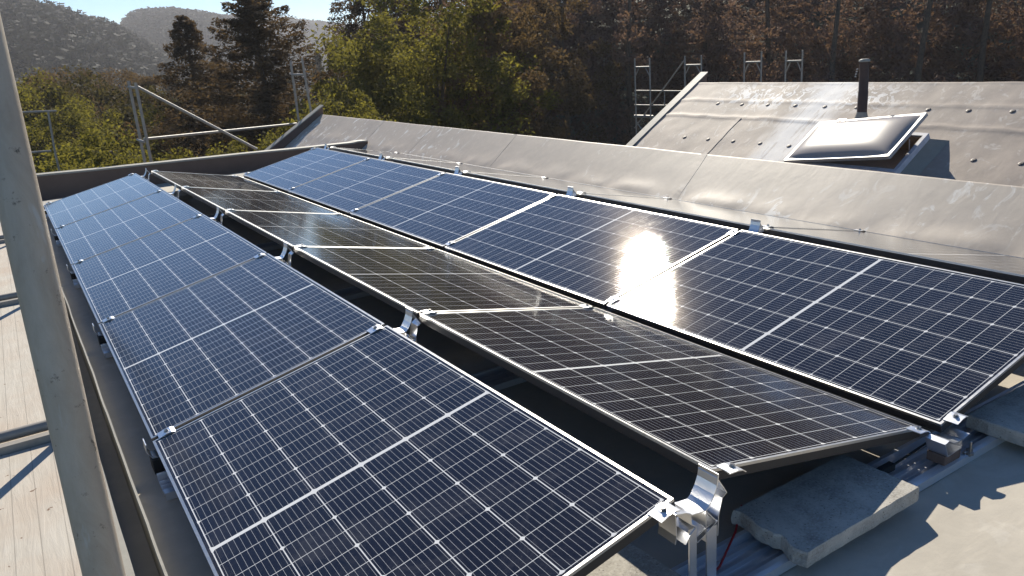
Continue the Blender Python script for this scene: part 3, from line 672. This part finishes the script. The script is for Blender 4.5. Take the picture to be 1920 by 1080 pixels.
def crown_conifer(seed, H=9.0, R=1.7, n_br=120, per=85, leaf=.09, droop=.35, power=.85, z0=.8, tipup=0.25, ragged=.25):
    rg = np.random.RandomState(seed); Cs = []; Ns = []; tips = []
    for k in range(n_br):
        t = (k + rg.rand()) / n_br; z = z0 + (H - z0) * t; L = R * (1 - t) ** power * (1 - ragged + 2 * ragged * rg.rand()) + .12
        a = k * 2.4 + rg.rand(); s = rg.rand(per) ** .7
        d = np.array([math.cos(a), math.sin(a)]); x = s * L; zz = z - droop * x * (1.0 - .0 * s) + tipup * x * x / max(L, .3)
        wdt = .10 + .22 * L * (1 - s) + .05; lat = rg.normal(size=per) * wdt * .55; dn = -np.abs(rg.normal(size=per)) * .10 * (1 + L * .25)
        C = np.stack([d[0] * x - d[1] * lat, d[1] * x + d[0] * lat, zz + dn], 1); Cs.append(C)
        nn = unit(per, rg); nn[:, 2] = np.abs(nn[:, 2]) + .3; nn /= np.linalg.norm(nn, axis=1)[:, None]; Ns.append(nn); tips.append((a, L, z))
    return quads(np.concatenate(Cs), np.concatenate(Ns), leaf, .4, rg), tips
LG = m_leaf('leaf_bright', (0.062, 0.060, 0.020), (0.155, 0.146, 0.034), .45)
LM = m_leaf('leaf_mid', (0.045, 0.040, 0.020), (0.075, 0.066, 0.028), .3)
LO = m_leaf('leaf_olive', (0.085, 0.058, 0.034), (0.13, 0.088, 0.048), .3)
LD = m_leaf('needle_dark', (0.065, 0.045, 0.030), (0.11, 0.075, 0.046), .3)
LF = m_leaf('forest_leaf_veil', (0.145, 0.094, 0.078), (0.160, 0.102, 0.084), .27)  # red-brown: warm flare veil over the forest put into the leaf colour
LH = m_leaf('far_wood', (0.013, 0.016, 0.012), (0.019, 0.022, 0.015), .1)
def make_tree(kind, seed, mat, name, **kw):
    root = empty(name)
    if kind == 'broad':
        (V, F), cc = crown_broad(seed, **kw); crown = mesh_np('crown', V, F, mat, root); trunk_mb(kw.get('z0', 3.4) + .8, .16, cc, seed).build('trunk', BARK, root)
    else:
        (V, F), tips = crown_conifer(seed, **kw); crown = mesh_np('crown', V, F, mat, root); H = kw.get('H', 9.0)
        mb = MB().tube([(0, 0, -.6), (0, 0, H * .5), (0, 0, H)], [.15, .09, .015], 8)
        for a, L, z in tips[::5]: mb.tube([(0, 0, z), (math.cos(a) * L * .9, math.sin(a) * L * .9, z - .25 * L)], [.025, .006], 5, False)
        mb.build('trunk', BARK, root)
    return root
def putree(root, px, top, depth, height, label, cat, group, sc_=None, rot=0.0, wide=1.0):
    """stand a tree of native height `height` so that its tip is seen at (px, top) at this distance"""
    p = polar(px, top, depth); g = h_ter(p[0], p[1]); s = sc_ or (p[2] - g) / height
    root.location = (p[0], p[1], p[2] - s * height if sc_ else g); root.scale = (s * wide, s * wide, s); root.rotation_euler = (0, 0, rot)
    tag(root, label, cat, group); return root
bigA = make_tree('broad', 1, LG, 'broadleaf_tree', r=3.0, h=6.4, z0=5.4, ncl=130, per=300, leaf=.050, spread=.36)
bigB = make_tree('broad', 2, LM, 'broadleaf_tree', r=2.8, h=5.2, z0=4.2, ncl=100, per=240, leaf=.055, spread=.42)
bush = make_tree('broad', 3, LG, 'shrub', r=1.3, h=2.6, z0=1.5, ncl=50, per=200, leaf=.034, spread=.5)
oliv = make_tree('broad', 5, LO, 'broadleaf_tree', r=2.5, h=6.0, z0=4.4, ncl=90, per=240, leaf=.055, spread=.42)
con1 = make_tree('con', 11, LD, 'conifer', H=9.0, R=2.5, n_br=170, per=330, droop=.30, power=.5, tipup=.35, ragged=.35, leaf=.050)
con2 = make_tree('con', 12, LD, 'conifer', H=9.0, R=2.6, n_br=140, per=230, droop=.45, power=.75, tipup=.2, ragged=.2, leaf=.050)
con3 = make_tree('con', 13, LD, 'conifer', H=12.0, R=3.2, n_br=180, per=200, droop=.35, power=.55, tipup=.2, ragged=.25, leaf=.075)
putree(con1, 468, -12, 25, 9.0, 'tall dark conifer with ragged drooping sprays against the sky, right of its thinner neighbour', 'conifer', 'conifers behind the end scaffold', wide=1.25)
putree(con2, 342, 28, 28, 9.0, 'narrow pointed dark conifer left of the taller ragged one', 'conifer', 'conifers behind the end scaffold', rot=.8, wide=1.2)
c = copy_tree(con2); putree(c, 405, 105, 31, 9.0, 'low brownish conifer filling the gap between the two tall conifers', 'conifer', 'conifers behind the end scaffold', rot=2.2)
c = copy_tree(con1); putree(c, 520, 150, 30, 9.0, 'low dark conifer right of the ragged tall one, behind the twin scaffold poles', 'conifer', 'conifers behind the end scaffold', rot=4.2, wide=.8)
putree(con3, 665, -110, 34, 12.0, 'very tall dark conifer rising out of the picture left above the bright green tree', 'conifer', 'tall conifers on the right')
c = copy_tree(con3); putree(c, 760, -170, 38, 12.0, 'very tall dark conifer behind the bright green tree, out of the top of the picture', 'conifer', 'tall conifers on the right', rot=1.9)
putree(bigA, 790, -75, 27, 8.8, 'sunlit bright green broadleaf tree in the upper middle, left of the dark forest', 'tree', 'broadleaf trees', wide=1.15)
c = copy_tree(bigA); putree(c, 690, 60, 25, 8.8, 'lower bright yellow green broadleaf tree at the foot of the tall dark conifer', 'tree', 'broadleaf trees', rot=2.0, wide=.95)
c = copy_tree(oliv); putree(c, 900, -40, 29, 7.6, 'olive brown broadleaf tree right of the bright green one', 'tree', 'broadleaf trees', rot=1.0)
putree(oliv, 980, -60, 33, 7.6, 'shaded brown green broadleaf tree at the left end of the dark forest', 'tree', 'broadleaf trees', rot=3.0)
c = copy_tree(bush); putree(c, 615, 150, 20, 2.9, 'small yellow green shrub right of the twin scaffold poles', 'shrub', 'shrubs behind the far parapet', sc_=1.25, rot=1)
lab = [(130, 118, 33, 'B', 'mid green round tree behind the near pole at the left'), (205, 130, 36, 'B', 'mid green round tree left of the end scaffold'), (60, 150, 30, 'A', 'yellow green tree directly beside the near pole'),
       (165, 195, 27, 'A', 'sunlit green tree above the bright shrub at the left'), (270, 128, 48, 'O', 'olive tree standing farther back above the left scaffold poles'), (130, 118, 55, 'O', 'dark olive tree crown below the hillside at the left'),
       (60, 125, 50, 'O', 'olive tree behind the near pole below the hillside'), (330, 190, 30, 'O', 'brown olive tree below the narrow conifer'), (450, 200, 26, 'O', 'brown olive tree below the ragged conifer'), (560, 215, 24, 'O', 'olive tree behind the twin scaffold poles'),
       (215, 120, 70, 'O', 'distant olive tree crown over the left trees'), (400, 150, 60, 'B', 'distant green tree between the conifers')]
pr_ = {'A': bigA, 'B': bigB, 'O': oliv}; hh = {'A': 8.8, 'B': 7.0, 'O': 7.6}; fB = True
for i, (x, y, d, k_, lb) in enumerate(lab):
    if k_ == 'B' and fB: c = bigB; fB = False
    else: c = copy_tree(pr_[k_])
    putree(c, x, y, d, hh[k_], lb, 'tree', 'broadleaf trees', rot=i * 1.3)
lab = [(190, 208, 17, 1.3, 'bright sunlit shrub left of the end scaffold poles'), (95, 268, 15, 1.1, 'sunlit green shrub beside the near pole above the parapet'), (300, 268, 17, 1.0, 'low shrub behind the foot of the end scaffold'),
       (405, 255, 18, 1.0, 'low brownish shrub under the diagonal brace'), (150, 285, 14.5, .8, 'small leafy shrub just above the parapet coping'), (490, 235, 19, 1.0, 'low shrub under the ledger beside the verge wall'), (240, 262, 16, .9, 'dark low shrub right of the bright sunlit one'), (600, 215, 22, 1.1, 'shrub behind the peak of the near verge wall')]
for i, (x, y, d, s, lb) in enumerate(lab):
    c = bush if i == 0 else copy_tree(bush); putree(c, x, y, d, 2.9, lb, 'shrub', 'shrubs behind the far parapet', sc_=s * 1.1, rot=i * 2.1)

def tile(V, F, placements):
    Vs = []; Fs = []; b = 0
    for (x, y, z, s, r) in placements:
        c, s_ = math.cos(r), math.sin(r); R = np.array([[c, -s_, 0], [s_, c, 0], [0, 0, 1]]); Vs.append((V @ R.T) * s + np.array([x, y, z])); Fs.append(F + b); b += len(V)
    return np.concatenate(Vs), np.concatenate(Fs)
# dark forest on the slope at the right: one continuous mass
pv = [[] for _ in range(4)]; trunks = MB()
for i in range(150):
    az = math.radians(27 + 60 * rs.rand()); r = 62 + 50 * rs.rand() ** 1.3; s = 1.3 + .4 * rs.rand()
    if i < 54: az = math.radians(27 + 1.12 * i + rs.rand()); r = 37 + 5 * rs.rand(); s = .60 + .12 * rs.rand()
    x, y = r * math.sin(az), r * math.cos(az); z = h_ter(x, y); pv[i % 4].append((x, y, z, s, rs.rand() * 6.3))
    if i < 40 and i % 4 == 1: trunks.tube([(x * .93, y * .93, z - 1), (x * .93 + rs.randn() * .4, y * .93, z + 5), (x * .93 + rs.randn() * .8, y * .93 + rs.randn() * .4, z + 11)], [.17, .12, .05], 7)
protoF = [crown_broad(30 + i, r=3.2, h=12.5, z0=7.0, ncl=90, per=66, leaf=.115, spread=.5)[0] for i in range(2)] + [crown_conifer(40 + i, H=15, R=3.4, n_br=90, per=66, leaf=.135, droop=.3, power=.6)[0] for i in range(2)]
VV = []; FF = []; b = 0
for (V, F), pl_ in zip(protoF, pv):
    v, f_ = tile(V, F, pl_); VV.append(v); FF.append(f_ + b); b += len(v)
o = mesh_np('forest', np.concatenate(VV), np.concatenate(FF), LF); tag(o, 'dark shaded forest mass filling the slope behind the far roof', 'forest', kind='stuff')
o = trunks.build('forest_trunks', BARK); tag(o, 'faint trunks standing among the dark forest at the right', 'tree trunks', kind='stuff')
# woods in the valley
pl_ = [[], []]
for i in range(330):
    az = math.radians(-8 + 34 * rs.rand()); r = 110 + 300 * rs.rand() ** 1.1; x, y = r * math.sin(az), r * math.cos(az)
    pl_[i % 2].append((x, y, max(h_ter(x, y), -36) - 1, .85 + .5 * rs.rand(), rs.rand() * 6.3))
VV = []; FF = []; b = 0
for (V, F), q in zip([crown_broad(60, r=4.2, h=9, z0=6, ncl=60, per=13, leaf=.55, spread=.5)[0], crown_conifer(61, H=13, R=3.0, n_br=60, per=14, leaf=.5)[0]], pl_):
    v, f_ = tile(V, F, q); VV.append(v); FF.append(f_ + b); b += len(v)
o = mesh_np('valley_wood', np.concatenate(VV), np.concatenate(FF), LM); tag(o, 'hazy green woodland covering the valley below the hills', 'woodland', kind='stuff')
# wooded hills: (azimuth, elevation) of the crest at a distance
def hill(name, prof, dist, back, label, ntree, seed, depth):
    rg = np.random.RandomState(seed); az = np.array([p[0] for p in prof]); el = np.array([p[1] for p in prof]); A = np.linspace(az[0], az[-1], 70)
    zc = lambda a: CAM[2] + dist * math.tan(math.radians(np.interp(a, az, el))) - 7
    V = []; m = 14
    def pt(a, t):                                           # t 0 = foot towards the valley, 1 = crest, above 1 falls away behind
        zb = -36.0; z = zb + (zc(a) - zb) * math.sin(min(t, 1) * math.pi / 2) if t <= 1 else zc(a) - (t - 1) * back * .3
        r = dist - depth * (1 - t); return (r * math.sin(math.radians(a)), r * math.cos(math.radians(a)), z)
    ts = np.linspace(0, 1.4, m)
    for a in A:
        for t in ts: x, y, z = pt(a, t); V.append((x, y, z + nz(x, y, .01, 3, seed)))
    F = [(i * m + j, (i + 1) * m + j, (i + 1) * m + j + 1, i * m + j + 1) for i in range(len(A) - 1) for j in range(m - 1)]
    o = mesh_np(name, V, F, GROUND, None, True); tag(o, label, kind='structure')
    pl = []
    for i in range(ntree):
        a = az[0] + (az[-1] - az[0]) * rg.rand(); t = 1 - .95 * rg.rand() ** 1.2
        if i < ntree // 5: t = 1.0 - .03 * rg.rand()
        x, y, z = pt(a, t); pl.append((x, y, z - 1, .5 + .4 * rg.rand(), rg.rand() * 6))
    nq = 26; C = rg.normal(size=(nq, 3)) * np.array([1.7, 1.7, 2.6]); C[:, :2] *= (1 - np.clip(C[:, 2:] / 9, -.3, .8)); C[:, 2] += 6.5
    Nq = unit(nq, rg) + np.array([0, 0, .9]); Nq /= np.linalg.norm(Nq, axis=1)[:, None]; tv, tf = quads(C, Nq, 1.25, .8, rg)
    v, f_ = tile(np.array(tv), np.array(tf), pl); ow = mesh_np('hill_wood', v, f_, LH)
    tag(ow, label.replace('hill', 'hill woods', 1) + ', covered in trees', 'woodland', kind='stuff')
hill('near_hill', [(-14, 6.2), (-6, 5.6), (0.2, 4.83), (1.69, 4.46), (3.25, 4.14), (4.31, 3.85), (5.1, 3.57), (5.89, 3.17), (7.01, 2.86), (7.69, 2.5), (8.61, 1.9), (10, .9), (13, -.6), (16, -2.4)], 430, 200, 'brownish hill at the left sloping down to the right', 8000, 3, 300)
hill('middle_hill', [(5.5, 1.7), (6.21, 1.9), (7.67, 2.5), (8.11, 3.05), (8.63, 3.35), (9.26, 3.49), (11.13, 3.45), (12.99, 3.09), (14.25, 2.76), (15.5, 2.28), (17.08, 1.51), (19, .5), (22, -.8)], 760, 250, 'rounded wooded hill in the middle distance', 8000, 4, 420)
hill('far_hill', [(11, 2.7), (12.64, 2.92), (14.94, 2.91), (16.6, 2.81), (18.6, 2.42), (19.96, 2.23), (22.02, 1.86), (27, 1.2)], 1150, 300, 'pale blue hill farthest away below the sky', 7000, 5, 600)

# ------------------------------------------------------------------ air
hz = N('haze'); hz.n.remove(hz.b); pvn = hz.new('ShaderNodeVolumePrincipled')
pvn.inputs['Color'].default_value = (0.95, 0.95, 1.0, 1); pvn.inputs['Density'].default_value = 0.00042; pvn.inputs['Anisotropy'].default_value = 0.25
hz.t.links.new(pvn.outputs[0], hz.out.inputs['Volume'])
o = MB().box((-900, -60, -45), (900, 1500, 76)).build('haze', hz.m); tag(o, 'thin warm haze in the air over the valley', 'haze', kind='stuff')
